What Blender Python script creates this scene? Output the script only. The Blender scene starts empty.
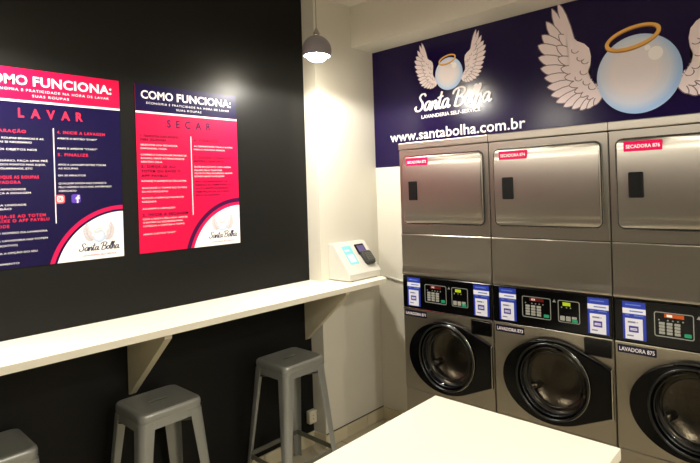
import bpy, bmesh, math, random
from mathutils import Vector, Matrix
random.seed(7)
S = bpy.context.scene
COL = S.collection
PI = math.pi

# ---------------------------------------------------------------- materials
def lin(c):
    return tuple(((v/255)/12.92 if v/255 <= .04045 else ((v/255+.055)/1.055)**2.4) for v in c)
MATS = {}
def mat(name, rgb, rough=.5, metal=0., spec=.5, emit=None, estr=0., bump=None, coat=0., trans=0., alpha=1., srgb=True, var=None, ior=1.45):
    m = bpy.data.materials.new(name); m.use_nodes = True
    nt = m.node_tree; b = nt.nodes['Principled BSDF']
    col = lin(rgb) if srgb else rgb
    b.inputs['Base Color'].default_value = (*col, 1)
    b.inputs['Roughness'].default_value = rough
    b.inputs['Metallic'].default_value = metal
    b.inputs['Specular IOR Level'].default_value = spec
    b.inputs['Coat Weight'].default_value = coat
    b.inputs['Transmission Weight'].default_value = trans
    b.inputs['IOR'].default_value = ior
    b.inputs['Alpha'].default_value = alpha
    if emit:
        b.inputs['Emission Color'].default_value = (*lin(emit), 1)
        b.inputs['Emission Strength'].default_value = estr
    if bump or var:
        tc = nt.nodes.new('ShaderNodeTexCoord')
        mp = nt.nodes.new('ShaderNodeMapping')
        nt.links.new(tc.outputs['Object'], mp.inputs['Vector'])
        nz = nt.nodes.new('ShaderNodeTexNoise')
        nt.links.new(mp.outputs['Vector'], nz.inputs['Vector'])
    if bump:
        sc, st, stretch = bump
        mp.inputs['Scale'].default_value = stretch
        nz.inputs['Scale'].default_value = sc
        bp = nt.nodes.new('ShaderNodeBump'); bp.inputs['Strength'].default_value = st; bp.inputs['Distance'].default_value = .002
        nt.links.new(nz.outputs['Fac'], bp.inputs['Height'])
        nt.links.new(bp.outputs['Normal'], b.inputs['Normal'])
    if var:
        nz2 = nt.nodes.new('ShaderNodeTexNoise'); nz2.inputs['Scale'].default_value = var[0]
        nt.links.new(tc.outputs['Object'], nz2.inputs['Vector'])
        rp = nt.nodes.new('ShaderNodeMapRange')
        rp.inputs['To Min'].default_value = rough - var[1]; rp.inputs['To Max'].default_value = rough + var[1]
        nt.links.new(nz2.outputs['Fac'], rp.inputs['Value'])
        nt.links.new(rp.outputs['Result'], b.inputs['Roughness'])
    MATS[name] = m
    return m
WALL = mat('cream_wall_paint', (212, 208, 196), .6, bump=(120, .08, (1, 1, 1)))
BLACKW = mat('black_wall_paint', (25, 25, 24), .36, spec=.15, bump=(90, .10, (1, 1, 1)))
CEIL = mat('ceiling_paint', (214, 211, 200), .8, bump=(60, .05, (1, 1, 1)))
TILE = mat('baseboard_tile', (205, 196, 168), .3, bump=(14, .05, (1, 1, 1)))
GROUT = mat('dark_joint', (40, 34, 28), .8)
WHITE = mat('white_laminate', (246, 241, 224), .32, bump=(200, .03, (1, 1, 1)))
WEDGE = mat('white_painted_bracket', (196, 188, 162), .5, bump=(120, .05, (1, 1, 1)))
KIOSKM = mat('white_kiosk_shell', (204, 203, 196), .35, bump=(150, .02, (1, 1, 1)))
STEEL = mat('brushed_stainless', (178, 172, 160), .34, 1.)
STEELD = mat('brushed_stainless_door', (184, 178, 166), .34, 1.)
for m_ in (STEEL, STEELD):                                             # vertical brushing spreads reflections sideways
    nt = m_.node_tree; b_ = nt.nodes['Principled BSDF']; tg = nt.nodes.new('ShaderNodeTangent'); tg.direction_type = 'RADIAL'; tg.axis = 'Z'
    b_.inputs['Anisotropic'].default_value = .85; nt.links.new(tg.outputs['Tangent'], b_.inputs['Tangent'])
    tc = nt.nodes.new('ShaderNodeTexCoord'); mp = nt.nodes.new('ShaderNodeMapping'); mp.inputs['Scale'].default_value = (160, 160, 3)
    nz = nt.nodes.new('ShaderNodeTexNoise'); nz.inputs['Scale'].default_value = 1.0; rp = nt.nodes.new('ShaderNodeMapRange')
    rp.inputs['To Min'].default_value = .39; rp.inputs['To Max'].default_value = .46
    nt.links.new(tc.outputs['Object'], mp.inputs['Vector']); nt.links.new(mp.outputs['Vector'], nz.inputs['Vector']); nt.links.new(nz.outputs['Fac'], rp.inputs['Value']); nt.links.new(rp.outputs['Result'], b_.inputs['Roughness'])
CHROME = mat('chrome_trim', (205, 202, 192), .18, 1.)
GROOVE = mat('dark_door_gap', (22, 19, 16), .6)
BLK = mat('black_gloss_plastic', (5, 5, 6), .18, spec=.25, bump=(40, .01, (1, 1, 1)))
BLKM = mat('black_matt_plastic', (5, 5, 5), .55, spec=.25)
DOORB = mat('black_door_plastic', (4, 4, 5), .16, spec=.25)
GLASS = mat('door_glass', (20, 20, 22), .03, spec=.5, trans=0.0, alpha=.28)
RIM = mat('dark_chrome_rim', (64, 66, 66), .28, 1.)
DRUM = mat('drum_steel', (92, 84, 70), .3, 1., bump=(60, .5, (1, 1, 1)))
RUBBER = mat('door_gasket_rubber', (30, 30, 30), .5)
STOOLM = mat('grey_steel_stool', (162, 165, 162), .36, .5, bump=(70, .02, (1, 1, 1)), var=(6, .05))
STOOLB = mat('grey_steel_brace', (112, 112, 104), .38, .35, var=(6, .04))
SHADEM = mat('lamp_grey_enamel', (132, 128, 136), .4, .0, coat=.3)
SHADEI = mat('lamp_white_lining', (240, 238, 232), .5)
BULB = mat('lit_bulb', (255, 250, 235), .4, emit=(255, 244, 222), estr=240)
CORD = mat('lamp_cord', (150, 145, 132), .6)
PINK = mat('print_pink', (206, 12, 66), .42, spec=.2)
LABELP = mat('label_pink', (216, 8, 84), .42, spec=.2)
CRIM = mat('print_crimson', (205, 20, 80), .45, spec=.18)
NAVY = mat('print_navy', (17, 8, 56), .34, spec=.2)
PURD = mat('print_dark_purple', (66, 10, 62), .45, spec=.18)
PW = mat('print_white', (244, 240, 240), .45, spec=.18)
PWT = mat('print_white_text', (240, 235, 240), .45, spec=.18)
PPINKT = mat('print_pink_text', (216, 40, 74), .3, spec=.3)
PDARKT = mat('print_dark_text', (36, 2, 40), .45, spec=.18)
PSCRIPT = mat('print_script_text', (40, 40, 66), .45)
PFAINT = mat('print_faint_wing', (214, 207, 213), .45)
PFAINTO = mat('print_faint_wing_line', (168, 158, 168), .45)
PHALO = mat('print_faint_halo', (214, 196, 176), .45)
IGM = mat('icon_orange_pink', (226, 82, 92), .4)
FBM = mat('icon_violet_blue', (84, 52, 176), .4)
SIGN = mat('sign_purple_vinyl', (22, 7, 56), .2, spec=.35, bump=(260, .12, (1, 1, 1)))
WING = mat('wing_print', (242, 226, 230), .4)
WINGL = mat('wing_print_line', (124, 104, 112), .4)
HALO = mat('halo_gold_print', (240, 184, 96), .4)
HALOD = mat('halo_gold_shadow', (176, 122, 50), .4)
SIGNT = mat('sign_white_lettering', (248, 242, 248), .4)
STICKB = mat('sticker_blue', (36, 58, 176), .35)
STICKD = mat('sticker_dark_blue', (26, 34, 120), .35)
STICKW = mat('sticker_white', (232, 234, 246), .35)
STICKP = mat('sticker_indigo', (62, 52, 160), .35)
STICKG = mat('sticker_grey_print', (120, 124, 160), .4)
LABELN = mat('label_navy', (15, 11, 42), .35)
KEYF = mat('keypad_frame', (150, 154, 150), .35, .3)
KEYW = mat('keypad_white_key', (158, 160, 152), .45)
KEYG = mat('keypad_green_key', (30, 150, 108), .4)
REDD = mat('red_display', (70, 10, 10), .3, emit=(255, 40, 24), estr=.04)
AMBD = mat('amber_display', (110, 40, 8), .3, emit=(255, 110, 24), estr=.30)
DIGIT = mat('lit_digits', (240, 220, 210), .3, emit=(255, 225, 210), estr=.25)
GRND = mat('yellow_green_display', (150, 170, 20), .3, emit=(190, 220, 30), estr=.25)
SCRC = mat('cyan_lit_screen', (112, 186, 196), .2, emit=(150, 222, 230), estr=.16)
SCRP = mat('violet_lit_screen', (60, 50, 90), .2, emit=(120, 100, 170), estr=.25)
PADD = mat('dark_grey_terminal', (52, 52, 50), .4)
PADK = mat('terminal_key', (92, 92, 88), .45)
OUTL = mat('outlet_plastic', (214, 208, 186), .4)
FLOORM = mat('floor_tile', (186, 178, 158), .35)
def brick(m, w, h, c1, c2, mortar):
    nt = m.node_tree; b = nt.nodes['Principled BSDF']
    tc = nt.nodes.new('ShaderNodeTexCoord'); t = nt.nodes.new('ShaderNodeTexBrick')
    t.offset = 0; t.inputs['Scale'].default_value = 1; t.inputs['Brick Width'].default_value = w; t.inputs['Row Height'].default_value = h
    t.inputs['Mortar Size'].default_value = .003
    t.inputs['Color1'].default_value = (*lin(c1), 1); t.inputs['Color2'].default_value = (*lin(c2), 1); t.inputs['Mortar'].default_value = (*lin(mortar), 1)
    nt.links.new(tc.outputs['Object'], t.inputs['Vector']); nt.links.new(t.outputs['Color'], b.inputs['Base Color'])
brick(FLOORM, .45, .45, (188, 180, 160), (182, 174, 154), (120, 112, 98))
# printed soap bubble: pale centre, light blue rim (radial print)
def bubble_mat(name, c0, c1, c2):
    m = mat(name, c0, .35)
    nt = m.node_tree; b = nt.nodes['Principled BSDF']
    uv = nt.nodes.new('ShaderNodeUVMap')
    sub = nt.nodes.new('ShaderNodeVectorMath'); sub.operation = 'SUBTRACT'; sub.inputs[1].default_value = (.46, .54, 0)
    ln = nt.nodes.new('ShaderNodeVectorMath'); ln.operation = 'LENGTH'
    nt.links.new(uv.outputs['UV'], sub.inputs[0]); nt.links.new(sub.outputs['Vector'], ln.inputs[0])
    r = nt.nodes.new('ShaderNodeValToRGB'); e = r.color_ramp.elements
    e[0].position = .26; e[0].color = (*lin(c0), 1); e[1].position = .51; e[1].color = (*lin(c2), 1)
    x = e.new(.41); x.color = (*lin(c1), 1)
    nt.links.new(ln.outputs['Value'], r.inputs['Fac']); nt.links.new(r.outputs['Color'], b.inputs['Base Color'])
    return m
BUB = bubble_mat('bubble_print', (238, 230, 236), (216, 224, 244), (164, 198, 244))
BUBF = bubble_mat('bubble_faint_print', (214, 222, 234), (194, 208, 228), (176, 196, 222))

# ---------------------------------------------------------------- mesh helpers
def link(name, me, m, parent=None, loc=None, smooth=False):
    for x in (m if isinstance(m, (list, tuple)) else [m]):
        me.materials.append(x)
    o = bpy.data.objects.new(name, me); COL.objects.link(o)
    if parent: o.parent = parent
    if loc: o.location = loc
    return o
def obj(name, bm, m, parent=None, smooth=False, bevel=0, seg=2, recalc=True):
    me = bpy.data.meshes.new(name)
    if recalc: bmesh.ops.recalc_face_normals(bm, faces=bm.faces)
    if smooth:
        for f in bm.faces: f.smooth = True
    bm.to_mesh(me); bm.free()
    o = link(name, me, m, parent)
    if smooth and smooth != 'all':
        md = o.modifiers.new('edge', 'EDGE_SPLIT'); md.split_angle = math.radians(35)
    if bevel:
        md = o.modifiers.new('bevel', 'BEVEL'); md.width = bevel; md.segments = seg; md.limit_method = 'ANGLE'; md.angle_limit = math.radians(40)
        md.harden_normals = False
    return o
def thing(name, label, cat, loc=(0, 0, 0), group=None):
    o = bpy.data.objects.new(name, None); COL.objects.link(o); o.location = loc; o.empty_display_size = .1
    return tag(o, label, cat, group)
def tag(o, label, cat, group=None):
    o['label'] = label; o['category'] = cat
    if group: o['group'] = group
    return o
def struct(name, bm, m, **k):
    o = obj(name, bm, m, **k); o['kind'] = 'structure'; return o
def box(bm, x0, x1, y0, y1, z0, z1, mi=0):
    v = [bm.verts.new(p) for p in ((x0, y0, z0), (x1, y0, z0), (x1, y1, z0), (x0, y1, z0), (x0, y0, z1), (x1, y0, z1), (x1, y1, z1), (x0, y1, z1))]
    for f in ((3, 2, 1, 0), (4, 5, 6, 7), (0, 1, 5, 4), (1, 2, 6, 5), (2, 3, 7, 6), (3, 0, 4, 7)):
        fc = bm.faces.new([v[i] for i in f]); fc.material_index = mi
    return v
def bx(*a): bm = bmesh.new(); box(bm, *a); return bm
def lathe(bm, prof, n=48, M=Matrix(), mi=0, cap0=False, cap1=False):
    rings = []
    for r, z in prof:
        rings.append([bm.verts.new(M @ Vector((r*math.cos(2*PI*i/n), r*math.sin(2*PI*i/n), z))) for i in range(n)])
    for a, b in zip(rings, rings[1:]):
        for i in range(n):
            f = bm.faces.new((a[i], a[(i+1) % n], b[(i+1) % n], b[i])); f.material_index = mi
    if cap0: bm.faces.new(rings[0][::-1]).material_index = mi
    if cap1: bm.faces.new(rings[-1]).material_index = mi
def tube(bm, pts, r, n=12, closed=False, mi=0):
    pts = [Vector(p) for p in pts]; N = len(pts); rings = []
    for i, p in enumerate(pts):
        t = (pts[(i+1) % N] - pts[i-1]) if closed else (pts[min(i+1, N-1)] - pts[max(i-1, 0)])
        t.normalize(); a = Vector((0, 0, 1)) if abs(t.z) < .9 else Vector((1, 0, 0))
        u = t.cross(a).normalized(); w = u.cross(t)
        rings.append([bm.verts.new(p + r*(math.cos(2*PI*k/n)*u + math.sin(2*PI*k/n)*w)) for k in range(n)])
    for i in range(N if closed else N-1):
        a, b = rings[i], rings[(i+1) % N]
        for k in range(n): bm.faces.new((a[k], a[(k+1) % n], b[(k+1) % n], b[k])).material_index = mi
    if not closed: bm.faces.new(rings[0][::-1]); bm.faces.new(rings[-1])
def rrect(x0, x1, z0, z1, r, n=6):
    out = []
    for cx, cz, a0 in ((x1-r, z1-r, 0), (x0+r, z1-r, 90), (x0+r, z0+r, 180), (x1-r, z0+r, 270)):
        for i in range(n+1):
            a = math.radians(a0 + 90*i/n); out.append((cx + r*math.cos(a), cz + r*math.sin(a)))
    return out
def extrude_outline(bm, pts, F, h0, h1, mi=0, side_mi=None, inset=0, bev=0):
    """prism on the 2-D outline pts between heights h0 and h1 in frame F(u,v,h)."""
    a = [bm.verts.new(F(u, v, h0)) for u, v in pts]
    b = [bm.verts.new(F(u, v, h1-bev)) for u, v in pts]
    n = len(pts)
    for i in range(n): bm.faces.new((a[i], a[(i+1) % n], b[(i+1) % n], b[i])).material_index = mi if side_mi is None else side_mi
    top = b
    if bev:
        cu = sum(p[0] for p in pts)/n; cv = sum(p[1] for p in pts)/n
        c = []
        for i, (u, v) in enumerate(pts):
            p0 = Vector(pts[i-1]); p1 = Vector(pts[(i+1) % n]); t = (p1-p0).normalized(); nn = Vector((-t.y, t.x))
            if nn.dot(Vector((cu-u, cv-v))) < 0: nn = -nn
            c.append(bm.verts.new(F(u + nn.x*bev, v + nn.y*bev, h1)))
        for i in range(n): bm.faces.new((b[i], b[(i+1) % n], c[(i+1) % n], c[i])).material_index = mi
        top = c
    f = bm.faces.new(top); f.material_index = mi
    f2 = bm.faces.new(a[::-1]); f2.material_index = mi
    bmesh.ops.triangulate(bm, faces=[f, f2])
def FY(u, v, h): return Vector((u, -h, v))          # faces -y (back wall, machines)
def FC(u, v, h): return Vector((u-.007, -h, 1.0156 + (v-1.0475)*.945))
def FX(u, v, h): return Vector((h, u, v))           # faces +x (left wall)

# ---------------------------------------------------------------- flat print
_tx = {}
def text_geo(s, bold=0.0, spacing=1.0, shear=0.0):
    k = (s, bold, spacing, shear)
    if k not in _tx:
        cu = bpy.data.curves.new('lettering', 'FONT'); cu.body = s; cu.size = 1; cu.resolution_u = 3
        cu.offset = bold; cu.space_character = spacing; cu.shear = shear
        o = bpy.data.objects.new('lettering', cu); COL.objects.link(o)
        dg = bpy.context.evaluated_depsgraph_get(); dg.update()
        me = bpy.data.meshes.new_from_object(o.evaluated_get(dg))
        vs = [(v.co.x, v.co.y) for v in me.vertices]; fs = [tuple(p.vertices) for p in me.polygons]
        bpy.data.objects.remove(o); bpy.data.meshes.remove(me); bpy.data.curves.remove(cu)
        x0 = min(v[0] for v in vs); x1 = max(v[0] for v in vs)
        _tx[k] = (vs, fs, x0, x1)
    return _tx[k]
class Print:
    def __init__(s, F): s.F = F; s.bm = bmesh.new(); s.uv = None
    def poly(s, pts, h, mi=0):
        f = s.bm.faces.new([s.bm.verts.new(s.F(u, v, h)) for u, v in pts]); f.material_index = mi
        if len(pts) > 4: bmesh.ops.triangulate(s.bm, faces=[f])
    def rect(s, u0, u1, v0, v1, h, mi=0): s.poly([(u0, v0), (u1, v0), (u1, v1), (u0, v1)], h, mi)
    def ring(s, outer, inner, h, mi=0):
        n = len(outer)
        for i in range(n):
            s.poly([outer[i], outer[(i+1) % n], inner[(i+1) % n], inner[i]], h, mi)
    def text(s, t, u0, v, cap, h, mi=0, width=None, bold=0.0, spacing=1.0, center=None, shear=0.0):
        vs, fs, x0, x1 = text_geo(t, bold, spacing, shear)
        sy = cap/.7; sx = (width/(x1-x0)) if width else sy*.95
        if center is not None: u0 = center - (x1-x0)*sx/2
        vv = [s.bm.verts.new(s.F(u0 + (x-x0)*sx, v + y*sy, h)) for x, y in vs]
        for f in fs:
            try: s.bm.faces.new([vv[i] for i in f]).material_index = mi
            except ValueError: pass
    def stroke(s, pts, w, h, mi=0, n=8, taper=True):
        P = [Vector(p) for p in pts]; out = []
        for i in range(len(P)-1):
            p0, p1, p2, p3 = P[max(i-1, 0)], P[i], P[i+1], P[min(i+2, len(P)-1)]
            for k in range(n):
                t = k/n
                out.append(.5*((2*p1) + (p2-p0)*t + (2*p0-5*p1+4*p2-p3)*t*t + (3*p1-p0-3*p2+p3)*t**3))
        out.append(P[-1]); L = []; s.lift = getattr(s, 'lift', 0) + 1; N = len(out)
        for i, p in enumerate(out):
            d = (out[min(i+1, N-1)] - out[max(i-1, 0)]).normalized()
            ww = w*(.55 + .45*abs(d.y)) * (1 if not taper else min(1, .45 + min(i, N-1-i)/4))
            nn = Vector((-d.y, d.x))*ww/2
            hh = h + (s.lift % 60)*.00003 + i*.000004
            L.append((s.bm.verts.new(s.F(*(p+nn), hh)), s.bm.verts.new(s.F(*(p-nn), hh))))
        for a, b in zip(L, L[1:]): s.bm.faces.new((a[0], a[1], b[1], b[0])).material_index = mi
    def done(s, name, m, parent): return obj(name, s.bm, m, parent, recalc=False)
GLYPH = {
 'S': ([[(.66, .84), (.56, .99), (.36, 1.0), (.24, .84), (.32, .66), (.46, .48), (.46, .2), (.28, .02), (.06, .04), (-.04, .2), (.06, .3)]], .60),
 'a': ([[(.44, .44), (.30, .52), (.12, .4), (.05, .14), (.15, .0), (.31, .12), (.44, .47), (.40, .12), (.48, .0), (.60, .12)]], .50),
 'n': ([[(-.02, .12), (.10, .48), (.07, .22), (.04, .0), (.17, .36), (.31, .50), (.37, .36), (.32, .1), (.40, .0), (.52, .12)]], .46),
 't': ([[(-.02, .12), (.14, .5), (.24, .98), (.13, .4), (.10, .1), (.20, .0), (.34, .12)], [(-.04, .62), (.14, .66), (.38, .70)]], .30),
 'B': ([[(.26, .96), (.16, .5), (.06, .0)], [(-.14, .70), (-.02, .92), (.30, 1.04), (.60, .96), (.62, .74), (.42, .56), (.22, .52), (.50, .48), (.62, .28), (.46, .04), (.20, -.02), (.0, .08)]], .66),
 'o': ([[(.32, .48), (.14, .42), (.05, .16), (.17, .0), (.34, .12), (.39, .36), (.28, .50), (.36, .38), (.52, .40)]], .44),
 'l': ([[(-.04, .12), (.16, .55), (.28, .94), (.20, 1.02), (.11, .72), (.06, .16), (.15, .0), (.28, .12)]], .24),
 'h': ([[(-.04, .12), (.16, .55), (.28, .94), (.20, 1.02), (.11, .72), (.03, .0), (.17, .36), (.31, .50), (.37, .36), (.32, .1), (.40, .0), (.52, .12)]], .46),
}
def script(P, txt, u0, v0, width, cap, w, h, mi=0):
    tot = sum(.34 if c == ' ' else GLYPH[c][1] for c in txt); sx = width/(tot+.1); u = 0
    for c in txt:
        if c == ' ': u += .34; continue
        st, adv = GLYPH[c]
        for s_ in st: P.stroke([(u0 + (u + x)*sx + .16*y*cap, v0 + y*cap) for x, y in s_], w, h, mi)
        u += adv
def leaf(tipx, tipy, bx_, by_, w):
    """feather outline from base to a rounded tip"""
    a = Vector((bx_, by_)); b = Vector((tipx, tipy)); d = b-a; L = d.length; d.normalize(); n = Vector((-d.y, d.x))
    prof = ((0, .30), (.2, .42), (.45, .5), (.7, .48), (.86, .36), (.95, .2), (1.0, .03))
    l = [a + d*L*t + n*w*s_ for t, s_ in prof]; r = [a + d*L*t - n*w*s_ for t, s_ in prof][::-1]
    return [tuple(p) for p in l + r]
def shrink(pts, k):
    cx = sum(p[0] for p in pts)/len(pts); cy = sum(p[1] for p in pts)/len(pts)
    out = []
    for i, (x, y) in enumerate(pts):
        p0 = Vector(pts[i-1]); p1 = Vector(pts[(i+1) % len(pts)]); t = (p1-p0).normalized(); n = Vector((-t.y, t.x))
        if n.dot(Vector((cx-x, cy-y))) < 0: n = -n
        out.append((x+n.x*k, y+n.y*k))
    return out
# wing in sign metres relative to the centre of the big bubble (left wing)
OUTER = [((-.424, .480), (-.335, .20), .052), ((-.462, .458), (-.35, .15), .056), ((-.500, .392), (-.345, .13), .064), ((-.530, .318), (-.32, .11), .078),
         ((-.556, .262), (-.29, .09), .085), ((-.556, .190), (-.27, .06), .08), ((-.545, .122), (-.26, .03), .078), ((-.523, .062), (-.25, .01), .072),
         ((-.508, .004), (-.24, -.01), .07), ((-.485, -.048), (-.23, -.02), .066), ((-.455, -.092), (-.22, -.03), .062), ((-.412, -.124), (-.21, -.03), .06),
         ((-.362, -.142), (-.20, -.04), .056), ((-.316, -.155), (-.19, -.05), .05), ((-.276, -.152), (-.185, -.06), .044), ((-.236, -.138), (-.18, -.06), .038)]
INNER = [((-.425, .30), (-.30, .15), .06), ((-.44, .235), (-.29, .11), .062), ((-.435, .165), (-.27, .08), .06), ((-.42, .10), (-.26, .05), .058), ((-.40, .045), (-.25, .03), .054),
         ((-.375, -.005), (-.24, .0), .05), ((-.345, -.048), (-.23, -.02), .046), ((-.31, -.08), (-.22, -.03), .04), ((-.272, -.10), (-.20, -.05), .036)]
BODY = [(-.424, .474), (-.410, .405), (-.388, .335), (-.358, .280), (-.318, .238), (-.278, .215), (-.252, .185), (-.243, .14), (-.248, .09), (-.262, .055), (-.25, .015), (-.222, -.03), (-.188, -.085),
        (-.225, -.098), (-.275, -.072), (-.325, -.02), (-.36, .05), (-.372, .12), (-.372, .20), (-.392, .285), (-.412, .37)]
def wing(P, cx, cy, s, flip, h, line=.0045, dh=.00004):
    q = (lambda p: (cx - p[0]*s*.975, cy + p[1]*s)) if flip else (lambda p: (cx + p[0]*s*.975, cy + p[1]*s))
    k = 0
    for grp in (OUTER, INNER):
        for (t, b, w) in grp:
            o = leaf(*t, *b, w)
            P.poly([q(p) for p in o], h + dh*k, 1); P.poly([q(p) for p in shrink(o, line)], h + dh*(k+.5), 0); k += 1
    P.poly([q(p) for p in BODY], h + dh*k, 0)
    for (x, y) in ((-.30, .14), (-.285, .06), (-.27, .0), (-.24, -.03), (-.33, .19), (-.315, .03), (-.275, .12)):     # small covert marks
        a = [q((x + .022*math.cos(t), y + .018*math.sin(t))) for t in [math.radians(v) for v in range(150, 331, 30)]]
        P.stroke(a, line*s*1.1, h + dh*(k+1), 1, n=3)
def disc(cx, cy, r, n=48, ry=None, tilt=0):
    ry = ry or r; c, s_ = math.cos(tilt), math.sin(tilt)
    return [(cx + r*math.cos(2*PI*i/n)*c - ry*math.sin(2*PI*i/n)*s_, cy + r*math.cos(2*PI*i/n)*s_ + ry*math.sin(2*PI*i/n)*c) for i in range(n)]
def bubble(F, cx, cy, r, h, m, shine, parent):
    P = Print(F); P.poly(disc(cx, cy, r, 64), h)
    P.poly(disc(cx+.42*r, cy+.45*r, .17*r, 24), h+.0003, 1); P.poly(disc(cx+.24*r, cy+.62*r, .07*r, 20), h+.0003, 1)
    uvl = P.bm.loops.layers.uv.new('UVMap'); inv = F(1, 0, 0) - F(0, 0, 0); iv = F(0, 1, 0) - F(0, 0, 0); o0 = F(0, 0, 0)
    for f in P.bm.faces:
        for l in f.loops:
            d = l.vert.co - o0
            l[uvl].uv = ((d.dot(inv)/inv.length_squared-cx)/(2*r)+.5, (d.dot(iv)/iv.length_squared-cy)/(2*r)+.5)
    return P.done('bubble_emblem', [m, shine], parent)
def halo(F, cx, cy, s, h, m, md, parent):
    P = Print(F); t = math.radians(10)
    P.ring(disc(cx, cy-.006*s, .140*s, 64, .062*s, t), disc(cx, cy-.004*s, .119*s, 64, .043*s, t), h, 1)
    P.ring(disc(cx, cy, .140*s, 64, .060*s, t), disc(cx, cy+.001*s, .120*s, 64, .045*s, t), h+.0003, 0)
    return P.done('halo_emblem', [m, md], parent)

# ---------------------------------------------------------------- the room
ZC = 3.091; YB = .454; XR = 5.2; YF = -5.2; YP = -.1238; XP = .1261
struct('floor', bx(-.12, XR, YF, YB+.12, -.1, 0), FLOORM)
struct('ceiling', bx(-.12, XR, YF, YB+.12, ZC, ZC+.1), CEIL)
struct('wall_left', bx(-.12, 0, YF, YP, 0, ZC), BLACKW)
struct('wall_corner', bx(-.12, XP, YP, YB, 0, ZC), WALL)
struct('wall_back', bx(-.12, XR, YB, YB+.12, 0, ZC), WALL)
struct('wall_right', bx(XR, XR+.12, YF, YB+.12, 0, ZC), WALL)
bm = bmesh.new(); box(bm, -.12, .5, YF-.12, YF, 0, ZC); box(bm, XR-.5, XR+.12, YF-.12, YF, 0, ZC); box(bm, .5, XR-.5, YF-.12, YF, 2.75, ZC); box(bm, .5, XR-.5, YF-.12, YF, 0, .12)
struct('wall_front', bm, WALL)
bm = bmesh.new()
for i in range(4): box(bm, .5+i*1.4-.02, .5+i*1.4+.02, YF-.08, YF-.04, .12, 2.75)
struct('added_window_1', bm, BLKM)                                            # unseen dark shop front, added to darken reflections and light from behind
bm = bmesh.new(); box(bm, .5, XR-.5, YF-.064, YF-.056, .12, 2.75)
struct('added_window_2', bm, mat('added_shop_glass', (230, 235, 235), .02, trans=1.0))  # pane of the added shop front
struct('trim_1', bx(XP, XR, .2296, YB, 2.790, ZC), WALL)               # plastered beam over the sign
bm = bmesh.new()
for i in range(13):
    y1 = YP-.001 - i*.42; y0 = y1-.418
    if y0 < YF: break
    box(bm, 0, .014, y0, y1, 0, .088)
struct('baseboard_left', bm, TILE, bevel=.003)
bm = bmesh.new()
for y0, y1 in ((YP, .065), (.068, .265), (.268, YB)): box(bm, XP, XP+.012, y0, y1, 0, .086)
box(bm, .014, XP+.012, YP-.012, YP, 0, .086)
struct('baseboard_corner', bm, TILE, bevel=.003)
struct('trim_2', bx(XP, XP+.004, YP, YB, .087, .092), GROUT)            # open dark joint above the tiles
struct('baseboard_back', bx(XP+.012, .69, YB-.012, YB, 0, .086), TILE)

# ---------------------------------------------------------------- purple sign over the machines
sg = thing('wall_sign', 'long dark purple wall sign above the dryers, printed with winged bubbles', 'sign', (2.0, .45, 2.0))
SO = Vector((2.0, .45, 2.0))
def FS(u, v, h): return Vector((2.043 + (u-1.968)*1.034, .45-h, 2.317 + (v-2.396)*1.006)) - SO
bm = bmesh.new(); box(bm, .128-2.0, 3.9-2.0, 0, .004, 1.913-2.0, 2.7895-2.0)
obj('sign_panel', bm, SIGN, sg)
BC = (1.968, 2.396); SC = (.797, 2.596); SS = .525
for (c, s_, g) in ((BC, 1., 'big'), (SC, SS, 'small')):
    for fl in (False, True):
        P = Print(FS); wing(P, c[0], c[1], s_, fl, .0006, .0052); P.done('wing_emblem', [WING, WINGL], sg)
bubble(FS, *BC, .208, .003, BUB, mat('bubble_shine', (255, 252, 255), .4), sg)
bubble(FS, *SC, .109, .003, BUB, MATS['bubble_shine'], sg)
halo(FS, BC[0]-.022, BC[1]+.197, 1., .0036, HALO, HALOD, sg)
halo(FS, SC[0]-.009, SC[1]+.097, .50, .0036, HALO, HALOD, sg)
P = Print(FS); script(P, 'Santa Bolha', .512, 2.372, .60, .115, .0175, .0042); P.done('script_lettering', SIGNT, sg)
P = Print(FS); P.text('LAVANDERIA SELF-SERVICE', .562, 2.317, .024, .0042, width=.468, bold=.016); P.done('tagline_lettering', SIGNT, sg)
P = Print(FS); P.text('www.santabolha.com.br', .272, 2.176, .069, .0042, width=1.062, bold=.014, spacing=1.02); P.done('address_lettering', SIGNT, sg)

# ---------------------------------------------------------------- posters on the black wall
def logo(F, parent, u, v):
    s_ = .145
    for fl in (False, True):
        P = Print(F); wing(P, u, v, s_, fl, .0032, .012, .00002); P.done('wing_emblem', [PFAINT, PFAINTO], parent)
    bubble(F, u, v, .031, .0042, BUBF, PW, parent); halo(F, u-.004, v+.029, .15, .0048, PHALO, PFAINTO, parent)
    P = Print(F); script(P, 'Santa Bolha', u-.097, v-.069, .196, .036, .0050, .0036); P.done('script_lettering', PSCRIPT, parent)
    P = Print(F); P.text('LAVANDERIA SELF-SERVICE', u-.082, v-.096, .0075, .0036, width=.165, bold=.01); P.done('tagline_lettering', CRIM, parent)
def arc(cx, cy, r, W, n=24):
    """arc of the circle clipped to the sheet corner: from the bottom edge to the right edge"""
    a0 = PI - math.asin(max(-1, -cy/r)); a1 = math.acos((W-cx)/r)
    return [(cx + r*math.cos(a0+(a1-a0)*i/n), cy + r*math.sin(a0+(a1-a0)*i/n)) for i in range(n+1)]
def band(P, cx, cy, r0, r1, W, h, mi):
    a, b = arc(cx, cy, r0, W), arc(cx, cy, r1, W)
    for i in range(len(a)-1): P.poly([a[i], a[i+1], b[i+1], b[i]], h, mi)
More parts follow.
